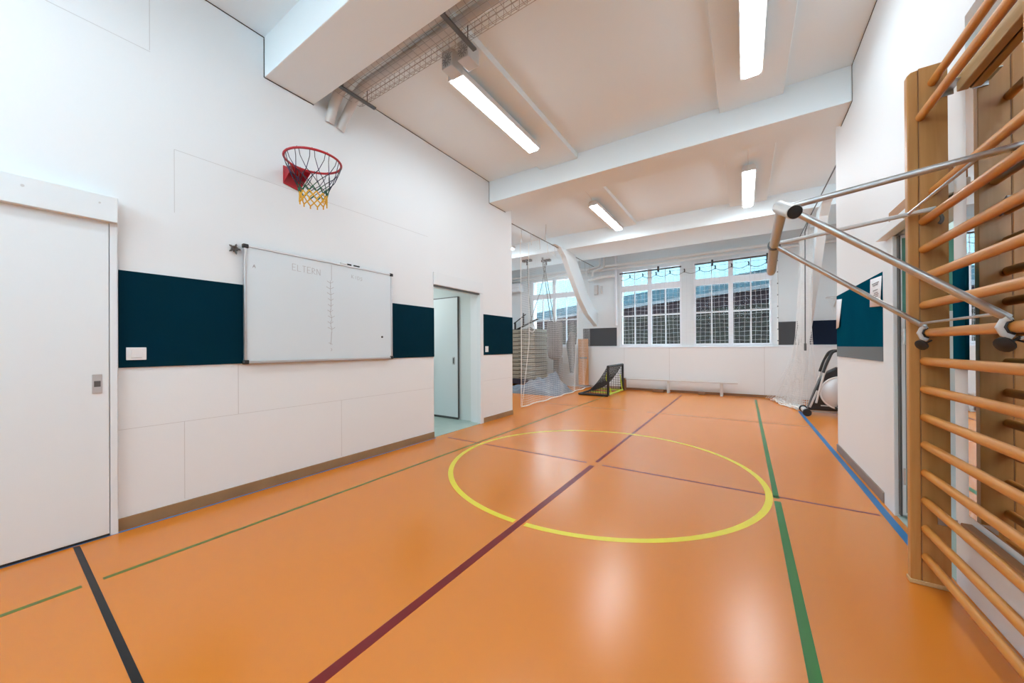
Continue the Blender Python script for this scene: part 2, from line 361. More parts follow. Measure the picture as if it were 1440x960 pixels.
# far wall with three double windows
WZ0, WZ1 = 1.30, 3.62
wins = [(-3.19,-1.47), (-1.17,.585), (-6.32,-4.58)]
wf = MB(); xs = [XLL-.2, -6.32, -4.58, -3.19, -1.47, -1.17, .585, XRR+.2]
wf.box(xs[0], xs[-1], YF, YF+.35, 0, WZ0).box(xs[0], xs[-1], YF, YF+.35, WZ1, ZC)
for a, b in ((xs[0],xs[1]), (xs[2],xs[3]), (xs[4],xs[5]), (xs[6],xs[7])): wf.box(a, b, YF, YF+.35, WZ0, WZ1)
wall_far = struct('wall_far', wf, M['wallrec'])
for k, (a, b) in enumerate(wins):
    w = thing('window_%d' % (k+1), ((a+b)/2, YF+.05, WZ0), None, None, kind='structure')
    mid = (a+b)/2; y0, y1 = YF+.02, YF+.09; fr = MB()
    z_t0, z_t1 = 2.96, 3.14
    fr.box(a, a+.05, y0, y1, WZ0, WZ1).box(b-.05, b, y0, y1, WZ0, WZ1).box(mid-.055, mid+.055, y0-.01, y1, WZ0, WZ1)
    fr.box(a, b, y0+.002, y1, WZ0, WZ0+.07).box(a, b, y0+.002, y1, WZ1-.04, WZ1).box(a, b, y0-.012, y1, z_t0, z_t1)
    struct('window_frame', fr, M['frame'], w, bevel=.006)
    br = MB()
    for (c0, c1) in ((a+.05, mid-.055), (mid+.055, b-.05)):
        cm = (c0+c1)/2
        br.box(cm-.014, cm+.014, y0+.012, y1-.012, WZ0+.05, z_t0).box(cm-.009, cm+.009, y0+.02, y1-.02, z_t1, WZ1-.03)
        br.box(c0, c1, y0+.012, y1-.012, 2.20, 2.235)
    struct('glazing_bar', br, M['frame'], w)
    struct('window_pane', MB().box(a+.04, b-.04, y0+.03, y0+.036, WZ0+.05, WZ1-.03), M['pane'], w)
    struct('window_sill', MB().box(a-.02, b+.02, YF-.03, YF+.03, WZ0-.035, WZ0), M['frame'], w, bevel=.004)
for k, (a, b) in enumerate(((-3.5,-1.6),(-1.3,.7))):  # unseen windows added behind the camera to let in fill daylight
    w = thing('window_%d' % (k+4), ((a+b)/2, YB-.1, 3.0), None, None, kind='structure'); mid = (a+b)/2; fr = MB()
    for c in (a, mid-.04, b-.06): fr.box(c, c+.06, YB-.14, YB-.08, 3.0, 3.9)
    for z in (3.0, 3.84): fr.box(a, b, YB-.138, YB-.082, z, z+.06)
    struct('window_frame', fr, M['frame'], w); struct('window_pane', MB().box(a+.03, b-.03, YB-.115, YB-.11, 3.02, 3.88), M['pane'], w)
# lower wall lining with seams, dark inset panels
ln = struct('trim_6', MB().box(-4.42, 3.6, YF-.06, YF, .06, 1.262), M['wall'], bevel=.003)
sm2 = MB()
for xx in (-1.79, .42, -3.06): sm2.box(xx-.004, xx+.004, YF-.0615, YF-.058, .06, 1.262)
struct('panel_seam', sm2, M['seam'], ln)
struct('lining_cap', MB().box(-4.44, 3.6, YF-.075, YF, 1.262, 1.285), M['frame'], ln, bevel=.002)
struct('baseboard_far', MB().box(-3.2, .9, YF-.075, YF, 0, .06), M['wood_block'])
for a, b, m, l in ((-4.40,-3.30,M['charcoal'],'charcoal panel left of the windows'), (.71,1.19,M['charcoal'],'charcoal panel right of the windows'), (1.26,3.6,M['navy'],'navy wall panel behind the exercise machine')):
    struct('wall_panel', MB().box(a, b, YF-.014, YF, 1.318, 1.885), m, wall_far, label=l)
# recess left: white wall continues

# knee braces of the far beam
for nm, xx, pl in (('trim_7', -4.0, [(8.0,3.86),(8.3,3.84),(8.62,3.66),(8.95,3.32),(9.62,2.67),(10.2,2.27),(10.99,1.95),(10.99,2.36),(10.25,2.80),(9.22,3.86)]),
                   ('trim_8', 1.22, [(8.0,3.86),(8.35,3.83),(8.62,3.68),(9.3,2.95),(10.3,2.02),(10.99,1.45),(10.99,1.9),(10.2,2.55),(8.9,3.86)])):
    struct(nm, MB().prism([(xx-.05, y, z) for y, z in pl], (.14,0,0)), M['ceil'], bevel=.01)

# ------------------------------------------------------------------ floor markings (parts of the floor)
ZL = .0008
def rect(x0, x1, y0, y1): return MB().box(x0, x1, y0, y1, -.003, ZL)
def line(name, mb, m, label): return obj(name, mb, m, floor, smooth=False, label=label)
CX, CYC = -1.402, 3.812
rl = MB().box(CX-.027, CX+.027, -2.5, CYC-.07, -.003, ZL).box(CX-.018, CX+.018, CYC+.07, 10.35, -.003, ZL)
line('length_line', rl, M['lred'], 'dark red line down the middle of the floor')
line('boundary_line', rect(.200,.247, -2.5, 3.70).box(.200,.242,3.77,10.35,-.003,ZL), M['lgreen'], 'green line on the right')
line('boundary_line', MB().box(-3.072,-3.040, -2.5,.347,-.003,ZL).box(-3.072,-3.040,.425,10.2,-.003,ZL), M['lolive'], 'thin olive green line on the left')
line('boundary_line', rect(.878,.928, 2.86, 9.0), M['lblue'], 'blue line along the right wall')
line('boundary_line', rect(-3.742,-3.716, -1, 3.7), M['lblue'], 'blue line along the left wall')
line('cross_line', MB().box(-3.60, CX-.09, CYC-.013, CYC+.013,-.003,ZL).box(CX+.09,.86,CYC-.013,CYC+.013,-.003,ZL), M['lpurple'], 'thin wine red line across the floor')
line('cross_line', MB().box(-3.9,-2.02,7.35,7.38,-.003,ZL).box(-1.62,.86,7.35,7.38,-.003,ZL), M['lolive2'], 'faint brown line across the far floor')
# black tape runs slightly askew
def fl(u_, v_):
    a = (u_-720)/F_; c = (CY-v_)/F_; d = r*a + u*c + f; t = -H/d.z; return Vector((d.x*t, d.y*t, 0))
a0, a1 = fl(102.5,769.5), fl(112.5,767.5); b0, b1 = fl(185,960), fl(203,960)
e0, e1 = a0+(b0-a0)*3.2, a1+(b1-a1)*3.2
bt = MB().add([(p.x,p.y,ZL+.0004) for p in (a0,a1,e1,e0)] + [(p.x,p.y,-.003) for p in (a0,a1,e1,e0)], [(0,1,2,3),(7,6,5,4),(0,4,5,1),(1,5,6,2),(2,6,7,3),(3,7,4,0)])
line('tape_line', bt, M['lblack'], 'wide black tape line at lower left')
cm_ = MB(); R0 = 1.573; n = 220; segs = []
for i in range(n):
    a = 2*PI*i/n; b = 2*PI*(i+1)/n
    if abs(((a+b)/2) % (2*PI) - 1.5*PI) < .035: continue
    P4 = [(CX+q*math.cos(t), CYC+q*math.sin(t)) for q, t in ((R0-.026,a),(R0+.026,a),(R0+.026,b),(R0-.026,b))]
    cm_.add([(x, y, ZL+.0002) for x, y in P4], [(0,1,2,3)])
line('circle_line', cm_, M['lyellow'], 'yellow centre circle')

# ------------------------------------------------------------------ ceiling lamps
def make_lamp(x, y0, y1, label):
    t = thing('ceiling_lamp', ((x), (y0+y1)/2, 4.0), label, 'ceiling lamp', 'linear ceiling lamps')
    w = .095
    prof = [(-w,4.012),(-w,4.07),(-w+.03,4.105),(w-.03,4.105),(w,4.07),(w,4.012)]
    obj('lamp_housing', MB().prism([(x+a, y0-.03, z) for a, z in prof], (0, y1-y0+.06, 0)), M['lampw'], t, bevel=.004)
    obj('lamp_diffuser', MB().prism([(x-.076,y0,4.013),(x+.076,y0,4.013),(x+.062,y0,3.992),(x-.062,y0,3.992)], (0,y1-y0,0)), M['lamp'] if y0 < 6 else M['lampfar'], t, smooth=False)
    for yy in (y0+.12, y1-.12): obj('hanger', MB().tube([(x,yy,4.10),(x,yy,4.16 if -4 < x < 1 else ZC)], .006, 6), M['lampw'], t)
    if y0 > 2 and x > -4: obj('power_cable', MB().tube([(x-.01,y0-.03,4.06),(x-.01,y0-.1,4.12),(x-.01,y0-.16,4.15),(x-.01,y0-.45,4.153)], .004, 6), M['lampw'], t)
    return t
for x, y0, y1, l in ((-2.42, 2.72, 4.28, 'long ceiling lamp above the whiteboard side, nearest on the left'), (.075, 2.72, 4.30, 'long ceiling lamp cut by the top edge, above the yellow circle'),
                     (-2.42, 6.62, 8.28, 'far left ceiling lamp beyond the cross beam'), (.075, 6.66, 8.30, 'far right ceiling lamp near the wall bars side, beyond the cross beam'),
                     (-5.38, 6.62, 8.28, 'ceiling lamp in the left recess, only its end visible past the wall corner'),
                     (-2.42, -1.3, .3, 'added unseen long ceiling lamp behind the camera on the left'), (.075, -1.3, .3, 'added unseen long ceiling lamp behind the camera on the right')):  # last two are added behind the camera to light the room
    make_lamp(x, y0, y1, l)
make_lamp(-7.5, 6.62, 8.28, 'added ceiling lamp deep in the left recess, hidden behind the left wall')  # hidden lamp added to brighten the far end
make_lamp(2.3, 6.8, 8.3, 'added ceiling lamp in the right recess, hidden behind the right wall')  # extra hidden lamp, added for light from the right recess

# ------------------------------------------------------------------ wire tray across the ceiling
tr = thing('wire_cable_tray', (-1.4, 2.25, 3.98), 'grey wire mesh tray with pipes crossing the ceiling beside the near beam', 'cable tray')
x0, x1, ya, yb_, zt, zb = -3.55, XR-.02, 2.07, 2.43, 4.20, 3.97
wm = MB(); nx = int((x1-x0)/.075)
def tray_sec(x): return rounded([(x,ya,zt),(x,ya,zb),(x,yb_,zb),(x,yb_,zt)], .07, 4)
for i in range(nx+1):
    wm.tube(tray_sec(x0+(x1-x0)*i/nx), .0022, 4, caps=False)
sec = tray_sec(0)
for yy, zz in ((ya,4.19),(ya,4.14),(ya,4.09),(ya,4.04),(ya+.02,3.99),(ya+.07,zb),(ya+.13,zb),(ya+.19,zb),(ya+.25,zb),(yb_-.05,zb),(yb_-.01,3.99),(yb_,4.04),(yb_,4.09),(yb_,4.14),(yb_,4.19)):
    wm.tube([(x0,yy,zz),(x1,yy,zz)], .0022 if zz < 4.18 else .004, 4)
obj('wire_mesh', wm, M['wire'], tr)
for k, (yy, zz, rr) in enumerate(((2.17,4.10,.07), (2.31,4.08,.065))):
    pts = rounded([(x1,yy,zz), (-3.42,yy,zz), (-3.66,yy+.02*k,zz-.13), (-3.775,yy-.02*k,zz-.34)], .14, 6)
    obj('pipe', MB().tube(pts, rr*.72, 14), M['greymetal'], tr)
for xx in (-3.42, -2.0, -.6, .75):
    obj('tray_hanger', MB().box(xx-.02,xx+.02,ya-.03,yb_+.06,zb-.022,zb-.004).tube([(xx,ya+.04,zb-.01),(xx,ya+.04,ZC-.001)],.005,6).tube([(xx,yb_-.04,zb-.01),(xx,yb_-.04,ZC-.001)],.005,6), M['dsteel'], tr, bevel=.002)
for i, (xx, l) in enumerate(((-2.37,'small square ceiling vent with radial slots, left of the pair by the tray'), (-2.17,'small square ceiling vent with radial slots, right of the pair by the tray'))):
    v = thing('vent_box', (xx, 2.56, 3.97), l, 'vent', 'vents by the wire tray')
    obj('casing', MB().box(xx-.065,xx+.065,2.52,2.68,3.98,4.155), M['greymetal'], v, bevel=.006)
    sl_ = MB()
    for a in range(12):
        A = a*PI/6+.2; c0 = Vector((xx,2.518,4.05)); d = Vector((math.cos(A),0,math.sin(A)))
        sl_.obox(c0+d*.037, d*.02, Vector((0,.002,0)), d.cross(Vector((0,1,0)))*.0035)
    obj('slot_plate', sl_, M['wire'], v)

# ------------------------------------------------------------------ basketball hoop on the left wall
HX, HY, HZ, HR = -3.372, 1.782, 3.05, .236
bh = thing('basketball_hoop', (XL, HY, 2.9), 'red basketball hoop with multicoloured net high on the left wall', 'basketball hoop')
obj('rim', MB().tube([(HX+HR*math.cos(a*PI/24), HY+HR*math.sin(a*PI/24), HZ) for a in range(48)], .0105, 10, closed=True), M['red'], bh)
obj('wall_plate', MB().prism([(XL+.001,HY-.085,3.09),(XL+.001,HY+.085,3.09),(XL+.001,HY+.085,2.885),(XL+.001,HY-.085,2.915)], (.012,0,0)), M['red'], bh, bevel=.003)
br = MB()
br.prism([(XL+.01,HY-.085,3.045),(XL+.01,HY+.085,3.045),(HX-HR*.9,HY+.09,3.045),(HX-HR*.98,HY,3.045),(HX-HR*.9,HY-.09,3.045)], (0,0,-.008))
for s_ in (-1,1): br.prism([(XL+.01,HY+s_*.08,3.045),(HX-HR*.85,HY+s_*.085,3.045),(XL+.01,HY+s_*.08,2.93)], (0,.006,0))
obj('bracket', br, M['red'], bh)
nm_ = bpy.data.materials.new('coloured net cord'); nm_.use_nodes = True; nt = nm_.node_tree; b = nt.nodes['Principled BSDF']; b.inputs['Roughness'].default_value = .8
tc = nt.nodes.new('ShaderNodeTexCoord'); sx = nt.nodes.new('ShaderNodeSeparateXYZ'); mr = nt.nodes.new('ShaderNodeMapRange'); rp = nt.nodes.new('ShaderNodeValToRGB')
nt.links.new(tc.outputs['Object'], sx.inputs[0]); nt.links.new(sx.outputs['Z'], mr.inputs[0]); mr.inputs['From Min'].default_value = -.32; mr.inputs['From Max'].default_value = .15
rp.color_ramp.interpolation = 'CONSTANT'; e = rp.color_ramp.elements; e[0].position = 0; e[0].color = (.72,.40,.03,1); e[1].position = .33; e[1].color = (.008,.10,.055,1)
q = rp.color_ramp.elements.new(.47); q.color = (.015,.022,.045,1); q = rp.color_ramp.elements.new(.68); q.color = (.03,.025,.09,1); q = rp.color_ramp.elements.new(.8); q.color = (.07,.08,.09,1)
nt.links.new(mr.outputs[0], rp.inputs[0]); nt.links.new(rp.outputs[0], b.inputs['Base Color'])
nb = MB(); rows = [(0,.236),(-.145,.185),(-.19,.158),(-.232,.138),(-.272,.123),(-.31,.115),(-.345,.112),(-.38,.115)]
def node(row, k):
    z, rr = rows[row]; off = PI/12 if row % 2 else 0; a = 2*PI*k/12 + off
    return Vector((HX+rr*math.cos(a), HY+rr*math.sin(a), HZ-.005+z))
for k in range(12):
    a = 2*PI*k/12
    def rp_(da, dz, rr=.236): return Vector((HX+rr*math.cos(a+da), HY+rr*math.sin(a+da), HZ+dz))
    nb.tube([node(1,k), rp_(.09,-.06,.222), rp_(.075,-.012), rp_(0,.014), rp_(-.075,-.012), rp_(-.09,-.06,.222), node(1,k-1)], .0032, 5)
    for rw in range(1, len(rows)-1):
        th = .0034 if rw < 4 else .0058
        for dk in ((0,1) if rw % 2 else (0,-1)):
            nb.tube([node(rw,k), node(rw+1,k+dk)], th, 5)
for k in range(12): nb.tube([node(7,k)+Vector((0,0,-.025)), node(7,k)], .006, 5)
obj('net', nb, nm_, bh)

# ------------------------------------------------------------------ whiteboard
wb = thing('whiteboard', (XL, 2.15, 1.18), 'large white magnetic whiteboard with faint handwriting on the left wall', 'whiteboard')
y0, y1, z0, z1 = 1.37, 2.94, 1.18, 2.22; XB = XL+.035
obj('writing_surface', MB().box(XL+.013, XB, y0, y1, z0, z1), M['board'], wb, smooth=False)
fr = MB().box(XL+.012,XB+.008,y0-.012,y0+.006,z0,z1).box(XL+.012,XB+.008,y1-.006,y1+.012,z0,z1).box(XL+.012,XB+.008,y0,y1,z1-.006,z1+.012).box(XL+.012,XB+.012,y0,y1,z0-.014,z0+.008)
obj('frame', fr, M['alu'], wb, bevel=.002)
for yy, zz in ((y0,z0),(y0,z1),(y1,z0),(y1,z1)):
    obj('corner_cap', MB().box(XL+.01,XB+.014,yy-.022,yy+.022,zz-.018,zz+.018), M['black'], wb, bevel=.006)
# faded handwriting as ribbons
ink = MB()
def stroke(pts, w=.006):
    for a, b in zip(pts[:-1], pts[1:]):
        a = Vector((XB+.0006, *a)); b = Vector((XB+.0006, *b))
        if (b-a).length > 1e-5: ink.beam(a, b, .0008, w, up=(1,0,0)) if False else ink.obox((a+b)/2, (b-a)/2, Vector((.0005,0,0)), (b-a).normalized().cross(Vector((1,0,0)))*w/2)
L_ = {'E': [[(1,1),(0,1),(0,0),(1,0)],[(0,.5),(.8,.5)]], 'L': [[(0,1),(0,0),(1,0)]], 'T': [[(0,1),(1,1)],[(.5,1),(.5,0)]], 'R': [[(0,0),(0,1),(.8,.9),(.8,.6),(0,.5),(1,0)]],
      'N': [[(0,0),(0,1),(1,0),(1,1)]], 'K': [[(0,1),(0,0)],[(1,1),(0,.5),(1,0)]], 'I': [[(.5,1),(.5,0)]], 'D': [[(0,0),(0,1),(.7,.9),(1,.5),(.7,.1),(0,0)]], 'S': [[(1,.9),(.5,1),(.1,.8),(.9,.3),(.5,0),(0,.15)]], 'A': [[(0,0),(.5,1),(1,0)],[(.2,.4),(.8,.4)]]}
def write(txt, y, z, w, h, gap, sl=0, lw=.006):
    for i, ch in enumerate(txt):
        for st in L_[ch]: stroke([(y+i*(w+gap)+a*w, z+b*h+sl*i) for a, b in st], lw)
write('ELTERN', 1.765, 2.075, .034, .062, .014, -.002, .0035)
obj('handwriting', ink, M['ink'], wb, smooth=False, label='faded word at the top left of the board'); ink = MB()
write('KIDS', 2.40, 2.095, .026, .038, .010, -.004, .003)
obj('handwriting', ink, M['ink'], wb, smooth=False, label='faded word at the top right of the board'); ink = MB()
write('A', 1.425, 2.035, .022, .03, .01, lw=.005)
obj('handwriting', ink, M['ink'], wb, smooth=False, label='single letter near the left edge'); ink = MB()
stroke([(2.163,2.20),(2.163,2.03)], .003)
zz = 2.0
for i in range(9):
    s_ = random.uniform(.03,.05); yc = 2.155+random.uniform(-.008,.008)
    stroke([(yc-s_,zz+.02),(yc,zz),(yc+s_*.9,zz+.022)], .0045); stroke([(yc,zz+.03),(yc+.003,zz-.04)], .0035); zz -= .062
stroke([(2.16,1.47),(2.158,1.40),(2.15,1.34)], .0045); stroke([(2.13,1.36),(2.17,1.34)], .004)
stroke([(2.155,1.30),(2.165,1.28),(2.15,1.27)], .004)
obj('handwriting', ink, M['ink'], wb, smooth=False, label='vertical row of tally marks')
obj('magnet', MB().lathe((XB,2.80,1.435),(1,0,0),[(.012,0),(.012,.008),(.008,.010)],14), M['black'], None, label='small round dark magnet low on the right of the whiteboard', cat='magnet')
obj('whiteboard_marker', MB().tube([(XB-.005,2.43,z1+.022),(XB-.005,2.50,z1+.022)], .009, 10), M['black'], label='black marker pen lying on top of the whiteboard frame, right one', cat='marker')
mk = thing('whiteboard_marker', (XB-.005,2.35,z1+.022), 'pale marker pen with black cap on top of the whiteboard frame', 'marker')
obj('barrel', MB().tube([(XB-.005,2.27,z1+.022),(XB-.005,2.345,z1+.022)], .008, 10), M['whitemetal'], mk)
obj('cap', MB().tube([(XB-.005,2.345,z1+.022),(XB-.005,2.395,z1+.022)], .010, 10), M['black'], mk)
# tinsel star
st = MB()
for a in range(10):
    A = a*2*PI/10; rr = .05 if a % 2 == 0 else .03
    d = Vector((0,math.cos(A),math.sin(A)))
    c0 = Vector((XL+.012,1.295,2.18)); st.tube([c0, c0+d*rr*.7+Vector((.01,0,0)), c0+d*rr], [.007,.009,.001], 5)
obj('star_ornament', st, M['dsteel'], label='small grey tinsel star hung beside the top left whiteboard corner', cat='ornament')

# light switches
def switch(y, z, w, h, label, wide):
    s_ = thing('light_switch', (XL+.012, y, z-h/2), label, 'light switch')
    obj('cover_plate', MB().box(XL+.012, XL+.021, y-w/2, y+w/2, z-h/2, z+h/2), M['white'], s_, bevel=.003)
    obj('rocker', MB().box(XL+.021, XL+.026, y-w*.26, y+w*.26, z-h*.3, z+h*.3), M['white'], s_, bevel=.002)
    obj('rocker_edge', MB().box(XL+.020, XL+.0225, y-w*.27, y+w*.27, z-h*.36, z-h*.31), M['seam'], s_)
switch(.688, 1.268, .105, .092, 'wide white light switch on the teal panel beside the near sliding door', True)
switch(4.955, 1.268, .085, .10, 'small white light switch on the teal panel right of the doorway', False)

# ------------------------------------------------------------------ wall bars
WBY = 2.83
wbars = thing('wall_bars', (.83, 2.35, 0), 'tall beech wooden wall bars mounted on the right wall', 'wall bars')
for yy in (WBY, 1.82):
    o = obj('stile', MB().prism([(.800,yy,.005),(.907,yy,.005),(.907,yy,2.80),(.800,yy,2.80)], (0,.042,0)), M['wood'], wbars, bevel=.003)
    obj('stile_front_strip', MB().prism([(.757,yy-.001,.005),(.7995,yy-.001,.005),(.7995,yy-.001,2.795),(.772,yy-.001,2.79),(.757,yy-.001,2.775)], (0,.044,0)), M['wood'], o, bevel=.005)
    obj('stile_joint', MB().box(.7985,.8012,yy-.0015,yy+.03,.01,2.79), M['wood_block'], o)
rz = [(.154+.151*k, .815) for k in range(13)] + [(2.122,.852), (2.533,.806), (2.706,.852)]
for yy in (WBY, 1.82): obj('foot_pad', MB().box(.752,.918,yy-.006,yy+.048,0,.022), M['plank'], wbars, bevel=.003, label='pale foot pad')
for z, x in rz:
    obj('rung', MB().tube([(x,1.862,z),(x,WBY+.001,z)], .0180, 16, ry=.022), M['rung'], wbars)
for z, l in ((2.632,'pale mounting board near the top'), (.365,'brown mounting board near the floor')):
    mb = MB().box(.915, .955, 1.70, 2.765, z-.045, z+.03)
    o = obj('mounting_board', mb, M['plank'] if z > 1 else M['plankd'], wbars, bevel=.004, label=l)
    for yy in (2.755, 1.78):
        obj('steel_bracket', MB().box(.865,.925,yy-.035,yy+.07,z+.002,z+.008).box(.872,.925,yy+.066,yy+.072,z-.022,z+.022) if z > 1 else MB().box(.855,.925,yy+.062,yy+.068,z-.02,z+.02), M['steel'], o, bevel=.001)

# mirror behind the wall bars
struct_m = thing('mirror', (XR, 2.0, .42), 'tall frameless mirror on the wall behind the wall bars', 'mirror')
obj('mirror_glass', MB().box(XR-.005, XR-.001, 1.2, 2.80, .425, 2.98), M['mirror'], struct_m, smooth=False)

# ------------------------------------------------------------------ pull-up bar frame hooked on the wall bars
pu = thing('pull_up_bar', (.5, 2.4, 1.35), 'grey steel pull-up bar frame hooked onto the wooden wall bars', 'pull-up bar')
YN, YFR, XA, ZA = 2.06, 2.77, .160, 1.935
def unp(u_, v_, t):
    a = (u_-720)/F_; c = (CY-v_)/F_; d = r*a + u*c + f; return Vector((0,0,H)) + d*t
An = unp(1100, 292, 1.715); Bn = unp(1117.5, 298, 1.60); Af = Vector((XA, YFR, 1.93)); 
obj('crossbar', MB().tube([An, Af], .0245, 18), M['grip'], pu)
obj('grip_stub', MB().tube([An-(Bn-An)*.28, An-(Bn-An)*.2, Bn], [.027,.0315,.0315], 22), M['greymetal'], pu)
obj('end_cap', MB().tube([Bn, Bn+(Bn-An).normalized()*.003], .029, 22), M['black'], pu, label='black end cap')
Bf = unp(1084.5, 383, 2.52)
obj('hand_grip', MB().tube([Af+(Bf-Af)*.04, Bf-(Bf-Af)*.05, Bf], [.027,.027,.024], 18), M['grip'], pu)
obj('collar', MB().tube([Af-(Af-An).normalized()*.006, Af+(Af-An).normalized()*.012], .034, 18), M['dsteel'], pu)
for y, xa in ((YN,.165), (YFR,.155)):
    top = Vector((.842, y, 2.012)); low = Vector((.80, y, 1.395)); ap = Vector((xa+.012, y, 1.935))
    obj('upper_arm', MB().tube([ap, top], .0135 if y == YN else .012, 14), M['steel'] if y == YN else M['greymetal'], pu)
    obj('lower_arm', MB().tube([ap-Vector((0,0,.012)), low], .0145 if y == YN else .0135, 14), M['steel'], pu)
    obj('hook', MB().tube(arc((.83,y,1.955), .035, PI*.55, -PI*.25, 8, 'xz'), .008, 8), M['dsteel'], pu)
    cl_ = obj('clamp', MB().tube([(low.x,y-.012,low.z)]+[(.815+.034*math.cos(a), y, 1.362+.034*math.sin(a)) for a in [PI*.75, PI, PI*1.25, PI*1.45]], .0125, 10), M['greymetal'], pu)
    obj('clamp_lining', MB().tube([(.815+.026*math.cos(a), y-.012, 1.362+.026*math.sin(a)) for a in [PI*.6, PI*.8, PI, PI*1.25, PI*1.45]], .004, 8), M['black'], cl_)
    kn = Vector((.775, y-.04, 1.298)); ku = (Vector((.82,y-.01,1.322))-kn).normalized()
    obj('knob', MB().tube([kn, kn+ku*.06], .0045, 8).lathe(kn+ku*.012, -ku, [(.008,-.01),(.012,0),(.028,.006),(.028,.014),(.01,.022)], 14), M['black'], cl_, label='black tightening knob')
obj('brace_bar', MB().tube([(.742,YN,2.003),(.742,YFR+.06,2.003)], .006, 8), M['steel'], pu)
obj('brace_bar', MB().tube([(.785,YN,1.413),(.785,YFR,1.413)], .006, 8), M['steel'], pu)

# ------------------------------------------------------------------ notices on the right wall
XN = XR-.0125
pp = thing('paper_notice', (XN, 4.27, 1.62), 'white printed notice pinned to the teal panel near the right doorway', 'notice')
obj('sheet', MB().add([(XN,4.115,1.87),(XN,4.43,1.885),(XN-.004,4.435,1.64),(XN-.01,4.12,1.62)], [(0,1,2,3)]), M['paper'], pp, solid=.001)
tx = MB()
for z, a, b in ((1.83,4.17,4.36),(1.815,4.2,4.34),(1.77,4.2,4.33),(1.745,4.2,4.3),(1.73,4.18,4.34),(1.715,4.19,4.32)): tx.box(XN-.0058,XN-.0048,a,b,z-.004,z+.004)
obj('printed_lines', tx, M['text'], pp)
obj('paper_notice', MB().add([(XN,5.54,1.835),(XN,YRE-.06,1.858),(XN-.006,YRE-.06,1.50),(XN-.02,5.60,1.51)], [(0,1,2,3)]), M['paper'], solid=.001, label='white paper strip at the far edge of the teal panel by the wall corner', cat='notice')

# ------------------------------------------------------------------ nets
def strands(paths, rad):
    m = MB()
    for p in paths: m.tube(p, rad, 3, caps=False)
    return m
# left divider net
XNL = -3.965
ndl = thing('divider_net', (XNL, 8.4, 0), 'white mesh divider net hanging along the left recess opening', 'net')
def pn(s, z):   # s metres along
    y = 6.42 + s
    return (XNL - .05*max(0,s-1.2) + .03*math.sin(s*7.3+z*.6)*(1-z/4.2), y, z)
smax = 4.4; zs = [.05+3.52*i/24 for i in range(25)]
paths = []
nv = int(smax/.048)
for i in range(nv+1): paths.append([pn(smax*i/nv, z) for z in zs])
nh = int(3.5/.048)
for j in range(nh+1):
    z = .05+3.52*j/nh; paths.append([pn(smax*i/44, z) for i in range(45)])
obj('net_mesh', strands(paths, .0017), M['net'], ndl, smooth=False)
obj('weight_rope', MB().tube([pn(smax*i/30, .035) for i in range(31)], .012, 6), M['netrope'], ndl)
er = MB().tube([pn(0, z) for z in zs], .008, 5)
obj('edge_rope', er, M['netrope'], ndl)
obj('edge_rope', MB().tube([(XNL+.02, 6.42+.32*(z/1.4 if z < 1.4 else 1), z) for z in zs], .006, 5), M['netrope'], ndl)
obj('edge_rope', MB().tube([pn(3.25-.12*math.cos(z*1.2), z) for z in zs], .006, 5), M['netrope'], ndl)
for i in range(11):
    y = 6.5+i*.4; obj('hanger_clip', MB().tube([(-3.985,y,3.85),(-3.975,y,3.72),(XNL,y,3.57)], .008, 6), M['greymetal'], ndl)
rl_ = thing('net_cable', (-3.985, 8, 3.85), 'taut dark steel cable carrying the left divider net below the ceiling', 'cable')
obj('cable_strand', MB().tube([(-3.985,5.84,3.835),(-3.985,10.93,3.835)], .009, 8), M['dsteel'], rl_)
for y in (5.95, 7.6, 9.2): obj('cable_anchor', MB().tube([(-3.96,y,ZC if y < 8.6 else 3.854),(-3.985,y,3.83)], .012, 8), M['greymetal'], rl_)
# window net
wn = thing('window_net', (-1.3, 10.87, 1.35), 'white protective net stretched over the two far windows', 'net')
paths = []; y_ = 10.86
xa_, xb_ = -3.12, .69
def top(x): return 3.36 - .07*abs(math.sin((x-.1)*PI/.37))
n = int((xb_-xa_)/.112)
for i in range(n+1):
    x = xa_+(xb_-xa_)*i/n; zt_ = top(x)
    paths.append([(x + .012*math.sin(z*3+x*5), y_+.02*math.sin(x*3+z), z) for z in [1.34+(zt_-1.34)*k/12 for k in range(13)]])
for j in range(18):
    z = 1.34 + j*.112; paths.append([(xa_+(xb_-xa_)*i/60, y_+.02*math.sin((xa_+(xb_-xa_)*i/60)*3+z), z+.008*math.sin(i*.7+j)) for i in range(61)])
obj('net_mesh', strands(paths, .003), M['netwin'], wn, smooth=False)
obj('top_rope', MB().tube([(xa_+(xb_-xa_)*i/120, y_, top(xa_+(xb_-xa_)*i/120)) for i in range(121)], .008, 5), M['rope'], wn)
obj('edge_rope', MB().tube([(xb_,y_,z) for z in (1.33,2,3.1,3.65)], .010, 5), M['netrope'], wn)
for x in [.1-.37*k for k in range(9)]+[.47]:
    obj('rope_hook', MB().tube([(x,y_,3.44),(x+.012,y_,3.39),(x,y_,3.34)], .017, 6), M['black'], wn)
for z in [1.42+.28*k for k in range(8)]: obj('edge_clip', MB().lathe((xb_-.0,y_-.01,z),(0,-1,0),[(.014,0),(.014,.02)],8), M['dsteel'], wn)
rb = thing('net_rail', (-1.3, 10.85, 3.53), 'slim dark rail with brackets across the top of the far windows', 'rail')
obj('rail_tube', MB().tube([(-3.15,10.82,3.49),(-1.45,10.82,3.505)], .022, 8).tube([(-1.12,10.82,3.51),(.55,10.82,3.535)], .022, 8), M['dsteel'], rb)
for x in (-2.05, -.70, .49): obj('rail_bracket', MB().box(x-.022,x+.022,10.80,10.86,3.43,3.585), M['black'], rb)
obj('support_wire', MB().tube([(-3.15,10.86,3.40),(.6,10.86,3.45)], .005, 6), M['greymetal'], rb)
